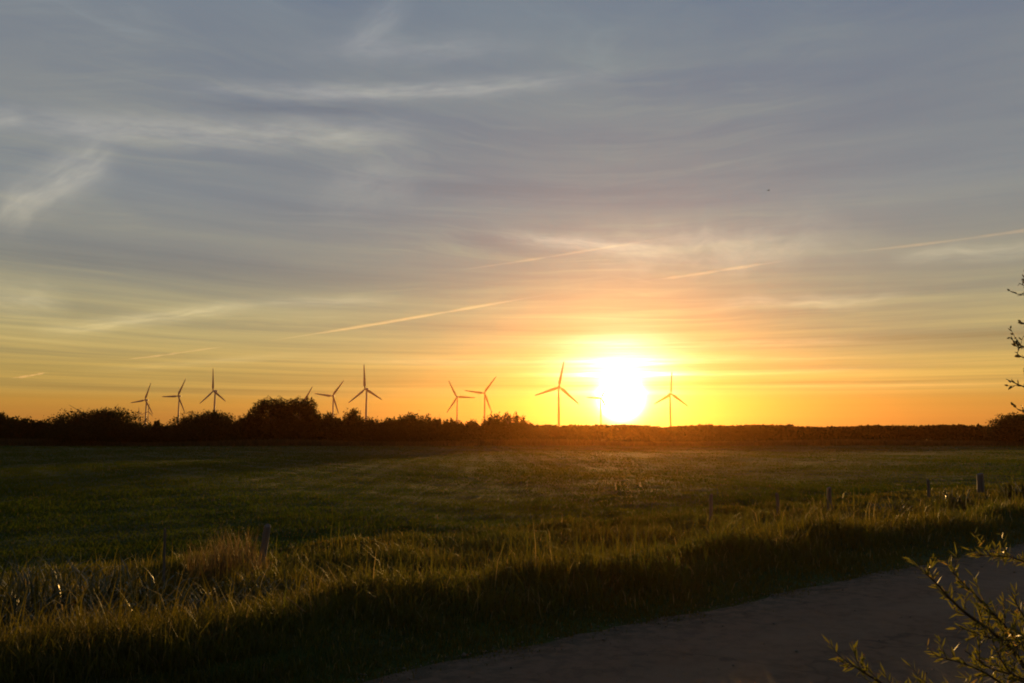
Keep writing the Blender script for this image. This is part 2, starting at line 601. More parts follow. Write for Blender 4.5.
edge_n = ROAD_N + 0.07 * np.sin(ru * 1.7 + 2) + rng.normal(0, 0.025, len(ru))
rows = []
for k in range(6):
    t = k / 5
    vrow = edge_n * (1 - t) + edge_l * t
    zz = 0.012 + 0.03 * (1 - (2 * t - 1) ** 2)
    rows.append(np.stack([ru * UX + vrow * NX, ru * UY + vrow * NY, np.full(len(ru), zz)], -1))
rv = np.stack(rows, 1)
ri = np.arange(len(ru) * 6).reshape(len(ru), 6)
rq = np.stack([ri[:-1, :-1], ri[1:, :-1], ri[1:, 1:], ri[:-1, 1:]], -1).reshape(-1, 4)
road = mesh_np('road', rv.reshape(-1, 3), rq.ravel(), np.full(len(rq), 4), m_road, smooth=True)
tag(road, kind='structure')

# ------------------------------------------------------------------ materials
M_grass = leaf_mat('verge_grass_blade', (0.066, 0.080, 0.012), (0.105, 0.100, 0.019), 0.5, 0.6, 0.25, rare=(0.24, 0.18, 0.085), rare_amt=0.04, patch=0.35)
M_pasture = leaf_mat('pasture_blade', (0.042, 0.082, 0.008), (0.074, 0.092, 0.012), 0.36, 0.85, 0.04, rare=(0.12, 0.10, 0.04), rare_amt=0.03, patch=0.07)
M_reed = leaf_mat('reed_leaf', (0.035, 0.048, 0.016), (0.065, 0.070, 0.024), 0.22, 0.4, 0.5, rare=(0.40, 0.32, 0.18), rare_amt=0.09)
M_dry = leaf_mat('dry_grass_stalk', (0.15, 0.105, 0.055), (0.24, 0.165, 0.08), 0.35, 0.6, 0.2)
M_rank = leaf_mat('rank_grass', (0.07, 0.062, 0.026), (0.12, 0.095, 0.04), 0.2, 0.8, 0.1)
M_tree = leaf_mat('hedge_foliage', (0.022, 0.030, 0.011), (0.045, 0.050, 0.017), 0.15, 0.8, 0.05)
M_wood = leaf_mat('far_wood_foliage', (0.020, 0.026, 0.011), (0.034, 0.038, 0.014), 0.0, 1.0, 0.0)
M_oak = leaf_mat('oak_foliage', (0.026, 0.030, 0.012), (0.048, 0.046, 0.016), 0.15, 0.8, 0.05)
M_willow = leaf_mat('willow_leaf', (0.085, 0.092, 0.018), (0.145, 0.135, 0.030), 0.52, 0.45, 0.4, rare=(0.26, 0.18, 0.05), rare_amt=0.06)
M_bud = leaf_mat('small_leaf', (0.05, 0.05, 0.018), (0.085, 0.06, 0.02), 0.25, 0.45, 0.4)
M_bark = solid_mat('bark', (0.06, 0.045, 0.032), (0.12, 0.09, 0.065), 8.0, 0.85, 0.6, (1, 1, 0.2))
M_post = solid_mat('weathered_post_wood', (0.11, 0.095, 0.085), (0.20, 0.175, 0.155), 12.0, 0.85, 0.5, (1, 1, 0.08))
M_tower = solid_mat('turbine_paint', (0.30, 0.31, 0.31), (0.36, 0.36, 0.36), 0.15, 0.5)
M_bird = solid_mat('bird_feather', (0.03, 0.03, 0.03), (0.06, 0.055, 0.05), 30.0, 0.7)


# ------------------------------------------------------------------ grass blades
def blades(x, y, z, hgt, wid, lean, curl=0.6, yaw=None):
    """bent blades of grass: five vertices, a quad and a tip triangle each"""
    n = len(x)
    if yaw is None:
        yaw = rng.uniform(0, 2 * np.pi, n)
    lx, ly = np.cos(yaw), np.sin(yaw)
    fa = yaw + np.pi / 2 + rng.normal(0, 0.5, n)
    wx, wy = np.cos(fa) * wid * 0.5, np.sin(fa) * wid * 0.5
    h1 = hgt * 0.55
    d1 = lean * hgt * 0.35
    d2 = lean * hgt * (0.75 + curl * 0.6)
    h2 = hgt * np.sqrt(np.clip(1 - (lean * 0.75) ** 2, 0.08, 1))
    V = np.empty((n, 5, 3))
    V[:, 0] = np.stack([x - wx, y - wy, z - 0.02], -1)
    V[:, 1] = np.stack([x + wx, y + wy, z - 0.02], -1)
    V[:, 2] = np.stack([x + lx * d1 + wx * 0.85, y + ly * d1 + wy * 0.85, z + h1], -1)
    V[:, 3] = np.stack([x + lx * d1 - wx * 0.85, y + ly * d1 - wy * 0.85, z + h1], -1)
    V[:, 4] = np.stack([x + lx * d2, y + ly * d2, z + h2], -1)
    b = np.arange(n)[:, None] * 5
    F = np.concatenate([b + np.array([[0, 1, 2, 3]]), b + np.array([[3, 2, 4]])], 1)
    return V.reshape(-1, 3), F.ravel(), np.tile([4, 3], n)


def join(parts):
    vs_, fs_, cs_, o = [], [], [], 0
    for v, f, c in parts:
        vs_.append(v)
        fs_.append(f + o)
        cs_.append(c)
        o += len(v)
    return np.concatenate(vs_), np.concatenate(fs_), np.concatenate(cs_)


def patchy(x, y, s):
    return 0.5 + 0.25 * np.sin(x * s + 1.3 * np.sin(y * s * 0.7)) + 0.25 * np.sin(y * s * 1.3 + 1.7 * np.sin(x * s * 0.6 + 2))


# verge, bank and ditch
N = 520000
d = np.exp(rng.uniform(np.log(3.2), np.log(46), N))
ax = rng.uniform(-0.86, 0.95, N)
x, y = ax * d, d.copy()
u, v = uv(x, y)
edge = 5.20 + 0.14 * np.sin(u * 2.3) * np.sin(u * 0.9) + 0.10 * np.sin(u * 6.1 + np.sin(u * 2.7)) + rng.exponential(0.11, N) * np.sign(rng.uniform(-1, 1, N))
keep = (v > edge) & (v < 14.5)
x, y, u, v, d = x[keep], y[keep], u[keep], v[keep], d[keep]
z = height(x, y)
pt = patchy(x, y, 1.9) * 0.6 + patchy(x, y, 5.1) * 0.4
hz = np.interp(v + np.interp(u, [0.0, 3.2], [0.4, 0.0]), [5.1, 5.45, 6.1, 6.8, 7.6, 8.4, 9.2, 10.4, 12.0, 13.5, 14.5], [0.03, 0.05, 0.12, 0.18, 0.20, 0.24, 0.26, 0.22, 0.16, 0.12, 0.10])
hg = hz * 0.85 * (0.45 + 1.1 * pt) * rng.lognormal(0, 0.38, len(x))
wd = (0.0035 + 0.00075 * d) * rng.uniform(0.7, 1.3, len(x))
p1 = blades(x, y, z, hg, wd, np.clip(rng.normal(0.5, 0.25, len(x)), 0.05, 1.1))
# tall seeding stalks along bank and ditch
N = 4500
d = np.exp(rng.uniform(np.log(4.5), np.log(40), N))
x, y = rng.uniform(-0.86, 0.95, N) * d, d
u, v = uv(x, y)
keep = (v > 6.2) & (v < 13.5) & (patchy(x, y, 1.1) > 0.45)
x, y, d = x[keep], y[keep], d[keep]
p2 = blades(x, y, height(x, y), rng.uniform(0.3, 0.75, len(x)), (0.003 + 0.0007 * d), np.clip(rng.normal(0.3, 0.2, len(x)), 0.02, 0.9), 0.9)
V, F, C = join([p1, p2])
tag(mesh_np('verge_grass', V, F, C, M_grass), 'uneven grass growing on the bank and ditch beside the lane', 'grass', kind='stuff')

# grit and small stones crumbled along the lane edges
N = 5200
u = rng.uniform(-7, 34, N)
v = np.where(rng.uniform(0, 1, N) < 0.72, ROAD_L - rng.exponential(0.16, N) + 0.12, rng.uniform(1.0, 5.0, N))
x, y = xy(u, v)
r = rng.lognormal(0, 0.5, N) * 0.0055
oct_v = np.array([[1, 0, 0], [0, 1, 0], [-1, 0, 0], [0, -1, 0], [0, 0, .7], [0, 0, -.7]])
oct_f = np.array([[0, 1, 4], [1, 2, 4], [2, 3, 4], [3, 0, 4], [1, 0, 5], [2, 1, 5], [3, 2, 5], [0, 3, 5]])
P_ = oct_v[None] * r[:, None, None] * rng.uniform(.6, 1.4, (N, 6, 1))
th_ = rng.uniform(0, 6.28, N)
px_ = P_[..., 0] * np.cos(th_)[:, None] - P_[..., 1] * np.sin(th_)[:, None]
py_ = P_[..., 0] * np.sin(th_)[:, None] + P_[..., 1] * np.cos(th_)[:, None]
zr = np.maximum(height(x, y), 0.012 + 0.03 * (1 - (2 * np.clip((v - ROAD_N) / (ROAD_L - ROAD_N), 0, 1) - 1) ** 2))
V = np.stack([px_ + x[:, None], py_ + y[:, None], P_[..., 2] + (zr + r * .4)[:, None]], -1).reshape(-1, 3)
F = (oct_f[None] + (np.arange(N) * 6)[:, None, None]).ravel()
M_grit = solid_mat('grit', (0.10, 0.085, 0.065), (0.20, 0.17, 0.13), 40.0, 0.9)
tag(mesh_np('grit', V, F, np.full(N * 8, 3), M_grit), 'small stones and grit scattered along the lane edges', 'gravel', kind='stuff')

# near verge at the photographer's feet
N = 26000
u = rng.uniform(-6, 12, N)
v = rng.uniform(-3.0, ROAD_N + 0.05, N)
x, y = xy(u, v)
ok = np.hypot(x, y) > 0.5
x, y = x[ok], y[ok]
V, F, C = blades(x, y, height(x, y), rng.uniform(0.06, 0.2, len(x)), np.full(len(x), 0.006), np.clip(rng.normal(0.5, 0.25, len(x)), 0.05, 1.1))
tag(mesh_np('near_verge_grass', V, F, C, M_grass), 'short grass on the near side of the lane', 'grass', kind='stuff')

# pasture
N = 430000
d = np.exp(rng.uniform(np.log(11), np.log(172), N))
x, y = rng.uniform(-0.80, 0.80, N) * d, d
u, v = uv(x, y)
keep = v > 13.0
x, y, d = x[keep], y[keep], d[keep]
pt = patchy(x, y, 0.8) * 0.5 + patchy(x, y, 0.23) * 0.5
hg = (0.03 + 0.09 * pt ** 1.5) * rng.lognormal(0, 0.35, len(x))
V, F, C = blades(x, y, height(x, y), hg, 0.004 + 0.0009 * d, np.clip(rng.normal(0.85, 0.25, len(x)), 0.1, 1.25))
tag(mesh_np('pasture_grass', V, F, C, M_pasture), 'dark green pasture grass covering the wide flat field', 'grass', kind='stuff')

# rank growth along the far edge of the field
N = 60000
x = rng.uniform(-150, 190, N)
y = 168 + rng.uniform(-2.5, 4, N) + 3 * np.sin(x * 0.03)
V, F, C = blades(x, y, height(x, y), rng.uniform(0.5, 1.5, N) * (0.6 + 0.6 * patchy(x, y, 0.11)), np.full(N, 0.16), np.clip(rng.normal(0.25, 0.15, N), 0.02, 0.8))
tag(mesh_np('field_margin_grass', V, F, C, M_rank), 'strip of tall rank grass along the far field edge', 'grass', kind='stuff')


# ------------------------------------------------------------------ trees and hedge
def leaf_cloud(blobs, n, size, bumps=0.22):
    """leaf clumps spread through the volume of several blobs, thin and ragged at the rim"""
    blobs = np.array(blobs, float)       # cx cy cz rx ry rz
    vol = blobs[:, 3] * blobs[:, 4] * blobs[:, 5]
    k = rng.choice(len(blobs), n, p=vol / vol.sum())
    dirs = rng.normal(size=(n, 3))
    dirs /= np.linalg.norm(dirs, axis=1)[:, None]
    r = rng.uniform(0, 1, n) ** 0.42
    ph = blobs[k, 0] * 1.7 + blobs[k, 2]
    lump = 1 + bumps * np.sin(dirs[:, 0] * 7 + ph) * np.sin(dirs[:, 2] * 8 + ph * 2) + bumps * 0.8 * np.sin(dirs[:, 1] * 13 + dirs[:, 2] * 11 + ph)
    c = blobs[k, :3] + dirs * (r * lump)[:, None] * blobs[k, 3:]
    a = rng.normal(size=(n, 3))
    a /= np.linalg.norm(a, axis=1)[:, None]
    b = np.cross(a, rng.normal(size=(n, 3)))
    b /= np.linalg.norm(b, axis=1)[:, None]
    s = size * rng.lognormal(0, 0.35, n)[:, None]
    V = np.empty((n, 4, 3))
    V[:, 0] = c - a * s
    V[:, 1] = c + b * s * 0.55
    V[:, 2] = c + a * s
    V[:, 3] = c - b * s * 0.55
    F = np.arange(n * 4)
    return V.reshape(-1, 3), F, np.full(n, 4)


def limbs(mb, base, top, r0, spread, count, rnd):
    base, top = Vector(base), Vector(top)
    pts = [base.lerp(top, t) + Vector((rnd.uniform(-1, 1), rnd.uniform(-1, 1), 0)) * 0.12 * t for t in (0, .3, .6, 1)]
    mb.tube(pts, [r0 * 1.25, r0, r0 * .7, r0 * .25], 7)
    for i in range(count):
        t = rnd.uniform(.3, .85)
        p = base.lerp(top, t)
        a = rnd.uniform(0, 6.283)
        e = p + Vector((math.cos(a) * spread, math.sin(a) * spread, spread * rnd.uniform(.3, .9)))
        mb.tube([p, p.lerp(e, .5) + Vector((0, 0, .1 * spread)), e], [r0 * .45, r0 * .3, r0 * .1], 5)


def make_tree(name, label, cat, loc, H, W, blobs, n, size, mat, group=None, trunk_r=0.2):
    """blobs in units of W (x,y) and H (z)"""
    t = empty(name, loc)
    tag(t, label, cat, group)
    bb = [(bx * W, by * W, bz * H, rx * W, ry * W, rz * H) for bx, by, bz, rx, ry, rz in blobs]
    V, F, C = leaf_cloud(bb, n, size)
    mesh_np('crown', V, F, C, mat, t)
    mb = MB()
    rnd = random.Random(int(loc[0] * 10))
    limbs(mb, (0, 0, -0.3), (0, 0, H * 0.75), trunk_r, W * 0.3, 6, rnd)
    mb.build('trunk', M_bark, t)
    return t


def copy_tree(o, parent=None):
    c = o.copy()
    COL.objects.link(c)
    c.parent = parent
    for ch in o.children:
        copy_tree(ch, c)
    return c


def ground_at(x, y):
    return float(height(np.array([x]), np.array([y]))[0])


def spot(px, Y):
    d_ = pdir(px, 436)
    X = d_.x / d_.y * Y
    return (X, Y, ground_at(X, Y))


def top_h(px, py, Y):
    return at(px, py, Y).z - ground_at(*spot(px, Y)[:2])


# three shapes of hedge bush, repeated with turns and sizes
BUSH = [
    [(0, 0, .42, .46, .40, .42), (-.25, .1, .5, .26, .25, .34), (.24, -.05, .55, .27, .27, .40), (0, .1, .72, .22, .22, .27)],
    [(0, 0, .40, .48, .42, .40), (.18, 0, .66, .22, .22, .32), (-.3, 0, .42, .22, .22, .34), (-.12, .1, .7, .16, .16, .24)],
    [(-.1, 0, .42, .42, .40, .42), (.28, .05, .38, .24, .26, .36), (-.18, 0, .72, .2, .2, .24), (.08, .0, .78, .13, .13, .20)],
]
Y0 = 174.0
hedge_label = 'low dark hedge bush in the row along the far field edge'
protos = []
xs = list(range(-60, 540, 13))
k = 0
for i, px0 in enumerate(xs):
    px = px0 + random.uniform(-4, 4)
    prof = np.interp(px, [-60, 0, 55, 62, 150, 240, 260, 330, 370, 430, 470, 520, 545], [413, 415, 420, 420, 424, 418, 417, 415, 416, 418, 420, 421, 425])
    H = top_h(px, prof + random.uniform(-2.0, 2.5), Y0) * 0.98
    W = random.uniform(5.8, 8.0)
    loc = spot(px, Y0 + random.uniform(-2, 5))
    if k < 3:
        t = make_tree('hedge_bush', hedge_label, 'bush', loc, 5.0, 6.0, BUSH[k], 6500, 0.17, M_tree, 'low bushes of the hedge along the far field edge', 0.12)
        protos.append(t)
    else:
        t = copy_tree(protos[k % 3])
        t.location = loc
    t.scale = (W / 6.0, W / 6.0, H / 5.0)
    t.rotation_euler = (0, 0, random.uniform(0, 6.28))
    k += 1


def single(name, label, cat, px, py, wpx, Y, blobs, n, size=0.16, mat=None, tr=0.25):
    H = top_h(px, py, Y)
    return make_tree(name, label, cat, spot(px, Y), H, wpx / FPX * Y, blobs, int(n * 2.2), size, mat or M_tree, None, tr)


DOME = [(0, 0, .38, .48, .40, .40), (-.2, 0, .58, .27, .26, .36), (.18, 0, .60, .28, .26, .38), (0, .1, .74, .26, .24, .26), (-.34, 0, .35, .17, .2, .3), (.36, 0, .36, .16, .2, .3), (.08, 0, .82, .15, .15, .17)]
OAK = [(0, 0, .30, .40, .36, .26), (-.28, 0, .60, .22, .26, .22), (.28, 0, .58, .22, .26, .24), (-.12, 0, .80, .24, .25, .19), (.17, .05, .80, .22, .25, .19), (.02, .2, .62, .16, .2, .2), (-.40, 0, .42, .12, .16, .2), (.38, 0, .34, .14, .18, .24)]
SPIRES = [(0, 0, .35, .48, .3, .36), (-.3, 0, .62, .15, .15, .3), (-.05, 0, .72, .14, .15, .26), (.18, 0, .70, .10, .12, .29), (.36, 0, .60, .11, .12, .28)]
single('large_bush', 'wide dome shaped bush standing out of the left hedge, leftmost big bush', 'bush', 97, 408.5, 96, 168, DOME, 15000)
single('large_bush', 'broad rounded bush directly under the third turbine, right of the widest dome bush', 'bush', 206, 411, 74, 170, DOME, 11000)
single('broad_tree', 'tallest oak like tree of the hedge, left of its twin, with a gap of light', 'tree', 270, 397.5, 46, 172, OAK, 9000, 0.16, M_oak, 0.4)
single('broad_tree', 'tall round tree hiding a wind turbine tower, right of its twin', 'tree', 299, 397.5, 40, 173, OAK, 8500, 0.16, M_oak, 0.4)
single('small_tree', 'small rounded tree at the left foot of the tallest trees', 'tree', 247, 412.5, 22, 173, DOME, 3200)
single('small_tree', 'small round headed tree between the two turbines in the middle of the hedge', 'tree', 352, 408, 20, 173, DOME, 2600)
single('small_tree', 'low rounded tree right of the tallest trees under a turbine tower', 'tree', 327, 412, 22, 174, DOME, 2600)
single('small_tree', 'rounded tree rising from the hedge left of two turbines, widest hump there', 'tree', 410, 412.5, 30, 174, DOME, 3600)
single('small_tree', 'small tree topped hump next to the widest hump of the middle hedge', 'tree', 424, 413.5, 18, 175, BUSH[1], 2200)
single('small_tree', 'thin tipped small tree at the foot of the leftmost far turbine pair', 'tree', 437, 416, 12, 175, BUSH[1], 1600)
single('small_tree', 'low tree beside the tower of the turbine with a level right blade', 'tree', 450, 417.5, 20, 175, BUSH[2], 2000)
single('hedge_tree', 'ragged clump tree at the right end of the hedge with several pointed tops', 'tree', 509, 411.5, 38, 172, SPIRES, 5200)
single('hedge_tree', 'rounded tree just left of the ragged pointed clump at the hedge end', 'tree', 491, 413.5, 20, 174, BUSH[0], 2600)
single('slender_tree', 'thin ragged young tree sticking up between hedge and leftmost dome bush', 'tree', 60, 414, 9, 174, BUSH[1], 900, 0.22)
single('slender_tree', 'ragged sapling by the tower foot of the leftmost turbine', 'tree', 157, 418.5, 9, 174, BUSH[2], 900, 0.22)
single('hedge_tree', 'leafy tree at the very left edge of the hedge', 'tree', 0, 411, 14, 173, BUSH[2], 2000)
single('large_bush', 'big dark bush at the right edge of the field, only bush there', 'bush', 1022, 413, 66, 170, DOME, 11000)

# far wood on the right: one mass
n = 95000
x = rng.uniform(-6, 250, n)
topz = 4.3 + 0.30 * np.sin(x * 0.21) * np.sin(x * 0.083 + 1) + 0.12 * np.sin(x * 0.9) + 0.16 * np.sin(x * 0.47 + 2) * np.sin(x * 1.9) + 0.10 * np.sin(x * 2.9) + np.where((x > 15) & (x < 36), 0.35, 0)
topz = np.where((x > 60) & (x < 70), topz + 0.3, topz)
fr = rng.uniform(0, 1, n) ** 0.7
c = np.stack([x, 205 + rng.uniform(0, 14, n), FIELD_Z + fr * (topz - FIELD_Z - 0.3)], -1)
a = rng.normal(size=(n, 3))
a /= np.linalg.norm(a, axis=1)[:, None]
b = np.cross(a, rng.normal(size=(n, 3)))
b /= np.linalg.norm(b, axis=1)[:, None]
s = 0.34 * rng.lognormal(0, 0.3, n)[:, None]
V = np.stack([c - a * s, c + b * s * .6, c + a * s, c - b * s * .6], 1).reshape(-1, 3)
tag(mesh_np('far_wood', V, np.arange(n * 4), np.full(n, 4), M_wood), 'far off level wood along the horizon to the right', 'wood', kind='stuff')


# ------------------------------------------------------------------ wind turbines
def blade_mb(R_, ang):
    mb = MB()
    rings = []
    ca, sa = math.cos(ang), math.sin(ang)
    for t, ch, th in ((0.02, .05, .05), (.07, .055, .05), (.16, .115, .032), (.3, .105, .024), (.55, .08, .017), (.8, .058, .012), (.95, .04, .009), (1.0, .014, .004)):
        tw = R(22) * (1 - t) ** 2
        ring = []
        for kk in range(8):
            w = 2 * math.pi * kk / 8
            cx_ = (math.cos(w) * .5 - .12) * ch * R_
            cy_ = math.sin(w) * .5 * th * R_
            xx = cx_ * math.cos(tw) - cy_ * math.sin(tw)
            yy = cx_ * math.sin(tw) + cy_ * math.cos(tw)
            zz = t * R_
            ring.append((xx * ca + zz * sa, yy - 0.03 * R_ * t * t, -xx * sa + zz * ca))
        rings.append(ring)
    mb.loft(rings)
    return mb


def make_turbine(hub_px, hub_py, rpx, phase, yaw, label, R_=28.0, group='wind turbines on the horizon'):
    Y = R_ * FPX / rpx
    hub = at(hub_px, hub_py, Y)
    gz = FIELD_Z
    t = empty('wind_turbine', (hub.x, hub.y, gz), R(yaw))
    tag(t, label, 'wind turbine', group)
    H = hub.z - gz
    k = R_ / 45.0
    MB().tube([(0, 3.2 * k, -1), (0, 3.2 * k, H * .35), (0, 3.2 * k, H * .7), (0, 3.2 * k, H - 1.6 * k)], [2.5 * k, 2.2 * k, 1.75 * k, 1.35 * k], 20).build('tower', M_tower, t)
    nac = []
    for yy, sc in ((-.6, .75), (0.4, 1.0), (3, 1.12), (6.5, 1.0), (8.5, .7)):
        nac.append([(math.copysign(abs(math.cos(w)) ** .6, math.cos(w)) * 1.9 * sc * k, yy * k, H + math.copysign(abs(math.sin(w)) ** .6, math.sin(w)) * 1.9 * sc * k) for w in [2 * math.pi * i / 14 for i in range(14)]])
    MB().loft(nac).build('nacelle', M_tower, t)
    rot = MB()
    rot.tube([(0, -.6 * k, H), (0, -1.4 * k, H), (0, -2.4 * k, H), (0, -3.0 * k, H)], [1.6 * k, 1.6 * k, 1.1 * k, .25 * k], 14)
    hubo = rot.build('hub', M_tower, t)
    for i in range(3):
        b_ = blade_mb(R_, R(phase + 120 * i))
        b_.v = [Vector((p.x, p.y - 1.5 * k, p.z + H)) for p in b_.v]
        b_.build('blade', M_tower, hubo)
    return t


make_turbine(145.5, 400, 18.2, 22, -20, 'leftmost large wind turbine, its tower rising behind the hedge beside a dome bush')
make_turbine(178.3, 396, 19.5, 29, -20, 'second wind turbine from the left, between the leftmost turbine and the round bush')
make_turbine(213.8, 391, 23.0, -2, -32, 'third wind turbine from the left, one blade straight up above the round bush')
make_turbine(304.3, 402.0, 18.0, 31, -15, 'wind turbine hidden behind the tallest trees with only blades showing')
make_turbine(332.8, 396, 19.5, 38, -12, 'wind turbine directly right of the tallest trees, one blade slanting up right')
make_turbine(365.5, 389, 25.0, -3, -30, 'tall wind turbine in the middle of the hedge with one blade pointing straight up')
make_turbine(457.0, 397, 18.8, -27, -8, 'wind turbine with one blade level to the right, left of its close neighbour')
make_turbine(484.3, 393, 20.5, 38, -14, 'wind turbine with one blade level to the left, beside the pointed trees')
make_turbine(559.0, 387, 26.5, 11, 8, 'largest wind turbine, standing left of the setting sun')
make_turbine(601.0, 398, 16.0, 32, 15, 'wind turbine almost lost in the glare of the setting sun', 22.0)
make_turbine(670.8, 394, 22.5, 3, 20, 'rightmost wind turbine, standing alone right of the setting sun')
make_turbine(148.3, 411.5, 8.0, 10, -15, 'tiny distant wind turbine just right of the leftmost tower', 12.0)
make_turbine(139.4, 413.2, 6.5, -8, -15, 'tiny distant wind turbine just left of the leftmost tower', 10.0)


# ------------------------------------------------------------------ fence posts
def make_post(px, py_top, Y, h, w, lean_x, label, lean_y=0.0):
    p = at(px, py_top, Y)
    gz = ground_at(p.x, Y)
    h = p.z - gz
    rings = []
    rnd = random.Random(int(px))
    for tz, s in ((-.35, 1.0), (0.0, 1.02), (.5 * h, .98), (h - .03, .95), (h - .008, .86), (h, .6)):
        r = []
        for i in range(10):
            a_ = 2 * math.pi * i / 10
            rr = w * .5 * s * (1 + .07 * math.sin(3 * a_ + px) + rnd.uniform(-.03, .03))
            tt = max(tz, 0) / h
            r.append((math.cos(a_) * rr + lean_x * tt, math.sin(a_) * rr + lean_y * tt, tz + (.02 * math.cos(a_ + px) if tz > h - .05 else 0)))
        rings.append(r)
    o = MB().loft(rings).build('fence_post', M_post, None, smooth=False)
    o.location = (p.x - lean_x, Y - lean_y, gz)
    tag(o, label, 'fence post', 'old fence posts along the field edge')
    return o


make_post(268, 525, 12.6, 1.0, 0.11, 0.09, 'wooden fence post leaning right, beside the tan dry grass on the left')
make_post(165, 529, 11.2, 1.0, 0.035, -0.02, 'thin wooden fence post left of the tan dry grass')
make_post(711, 494.5, 19.3, 1.0, 0.09, 0.02, 'short fence post in the grass nearest below the setting sun')
make_post(777, 493.5, 20.9, 1.0, 0.09, -0.02, 'middle fence post of the three in the glowing grass')
make_post(829, 487.5, 22.6, 1.0, 0.13, 0.01, 'upright fence post at the right of the three in the glowing grass')
make_post(928, 479.5, 26.6, 1.0, 0.09, 0.0, 'thin pale fence post left of the thick post on the right')
make_post(980, 473.5, 29.0, 1.0, 0.24, 0.01, 'thickest fence post, standing far right at the field edge')


# ------------------------------------------------------------------ plants by the ditch
def arching_leaves(n, L, W, spread, base_r, droop, rnd, segs=6, stiff=0.5):
    V, F, C = [], [], []
    for _ in range(n):
        a_ = rnd.uniform(0, 6.283)
        r_ = base_r * math.sqrt(rnd.random())
        b_ = rnd.uniform(0, 6.283)
        p = np.array([math.cos(b_) * r_, math.sin(b_) * r_, -0.03])
        ln = L * rnd.uniform(.55, 1.1)
        wd_ = W * rnd.uniform(.7, 1.25)
        tilt_ = rnd.uniform(0.05, spread)
        side = np.array([-math.sin(a_), math.cos(a_), rnd.uniform(-.3, .3)])
        o = len(V)
        dr = droop * rnd.uniform(.3, 1.3)
        for i in range(segs + 1):
            t = i / segs
            ang = tilt_ + dr * max(0, t - stiff * rnd.uniform(.9, 1.1)) * 2
            w_ = wd_ * .5 * (min(1, .45 + t * 2) * (1 - t ** 3) + .02)
            V.append(p - side * w_)
            V.append(p + side * w_)
            p = p + np.array([math.cos(a_) * math.sin(ang), math.sin(a_) * math.sin(ang), math.cos(ang)]) * ln / segs
        for i in range(segs):
            F += [o + 2 * i, o + 2 * i + 1, o + 2 * i + 3, o + 2 * i + 2]
            C.append(4)
    return np.array(V), np.array(F), np.array(C)


def clump(name, label, cat, group, px, Y, args, mat):
    loc = spot(px, Y)
    rnd = random.Random(int(px * 7 + Y * 100))
    V, F, C = arching_leaves(rnd=rnd, **args)
    o = mesh_np(name, V, F, C, mat)
    o.location = loc
    tag(o, label, cat, group)
    return o


reed_l = 'clump of reeds with long bent leaves in the ditch at the left'
reed_g = 'reed clumps in the ditch at the left'
for px, Y, L in ((-30, 7.3, 1.2), (8, 7.6, 1.2), (38, 7.6, 1.0), (62, 8.2, 1.15), (92, 8.0, 1.0), (120, 8.5, 1.05), (152, 8.9, 1.1), (178, 9.3, .9), (24, 8.6, 1.2), (80, 9.0, 1.1), (135, 9.6, 1.0), (205, 9.6, .8), (232, 10.0, .75), (262, 10.2, .7), (295, 10.5, .65), (-5, 8.2, 1.2), (50, 8.9, 1.1), (110, 9.2, 1.0)):
    clump('reed_clump', reed_l, 'reeds', reed_g, px, Y, dict(n=75, L=L*.9, W=.020, spread=.6, base_r=.36, droop=1.6, stiff=.45), M_reed)
for px, Y, lab in ((214, 11.9, 'tan clump of dry seeding grass, left one of the pair beside the leaning post'), (240, 12.2, 'tan clump of dry seeding grass, taller one of the pair beside the leaning post')):
    clump('dry_grass_clump', lab, 'dry grass', None, px, Y, dict(n=260, L=.70 if px < 230 else .80, W=.007, spread=.42, base_r=.30, droop=.5, stiff=.4), M_dry)
clump('dry_grass_clump', 'low brownish dry grass tuft touching the foot of the leaning post', 'dry grass', None, 257, 12.0, dict(n=160, L=.5, W=.009, spread=.45, base_r=.25, droop=.6, stiff=.4), M_dry)
clump('leafy_weed', 'pale leafy weed at the right edge beyond the lane, by the thickest post', 'weed', None, 1012, 26.0, dict(n=70, L=.85, W=.06, spread=.7, base_r=.35, droop=1.4, stiff=.4), M_reed)
clump('leafy_weed', 'tall rank weed on the bank left of the thickest post', 'weed', None, 948, 24.5, dict(n=60, L=.6, W=.045, spread=.6, base_r=.4, droop=1.2, stiff=.4), M_reed)
clump('leafy_weed', 'low weed tuft below the row of three posts', 'weed', None, 885, 22.0, dict(n=60, L=.5, W=.04, spread=.6, base_r=.4, droop=1.2, stiff=.4), M_reed)

# one leaning straw on the bank
pa, pb = at(299, 607, 6.6), at(281, 593, 6.7)
mb = MB()
mb.tube([pa + (pa - pb) * .35, pa, pb], [.004, .0035, .002], 6)
tag(mb.build('dry_stalk', M_dry), 'single pale dry stalk leaning left across the grassy bank', 'stalk')


# ------------------------------------------------------------------ willow shrub, lower right
def leaf_shape(V, F, C, p, dirv, nrm, L, W):
    o = len(V)
    sd = dirv.cross(nrm).normalized()
    for t, w in ((0, .05), (.3, .5), (.65, .42), (1.0, .02)):
        q_ = p + dirv * (L * t) + nrm * (-.12 * L * t * t)
        V.append(q_ - sd * (W * w))
        V.append(q_ + sd * (W * w))
    for i in range(3):
        F.extend((o + 2 * i, o + 2 * i + 1, o + 2 * i + 3, o + 2 * i + 2))
        C.append(4)


def spline(pts, n):
    out_ = []
    P = [pts[0]] + list(pts) + [pts[-1]]
    for i in range(1, len(P) - 2):
        for j in range(n):
            t = j / n
            a0, a1, a2, a3 = P[i - 1], P[i], P[i + 1], P[i + 2]
            out_.append(0.5 * ((2 * a1) + (a2 - a0) * t + (2 * a0 - 5 * a1 + 4 * a2 - a3) * t * t + (3 * a1 - a0 - 3 * a2 + a3) * t ** 3))
    out_.append(pts[-1].copy())
    return out_


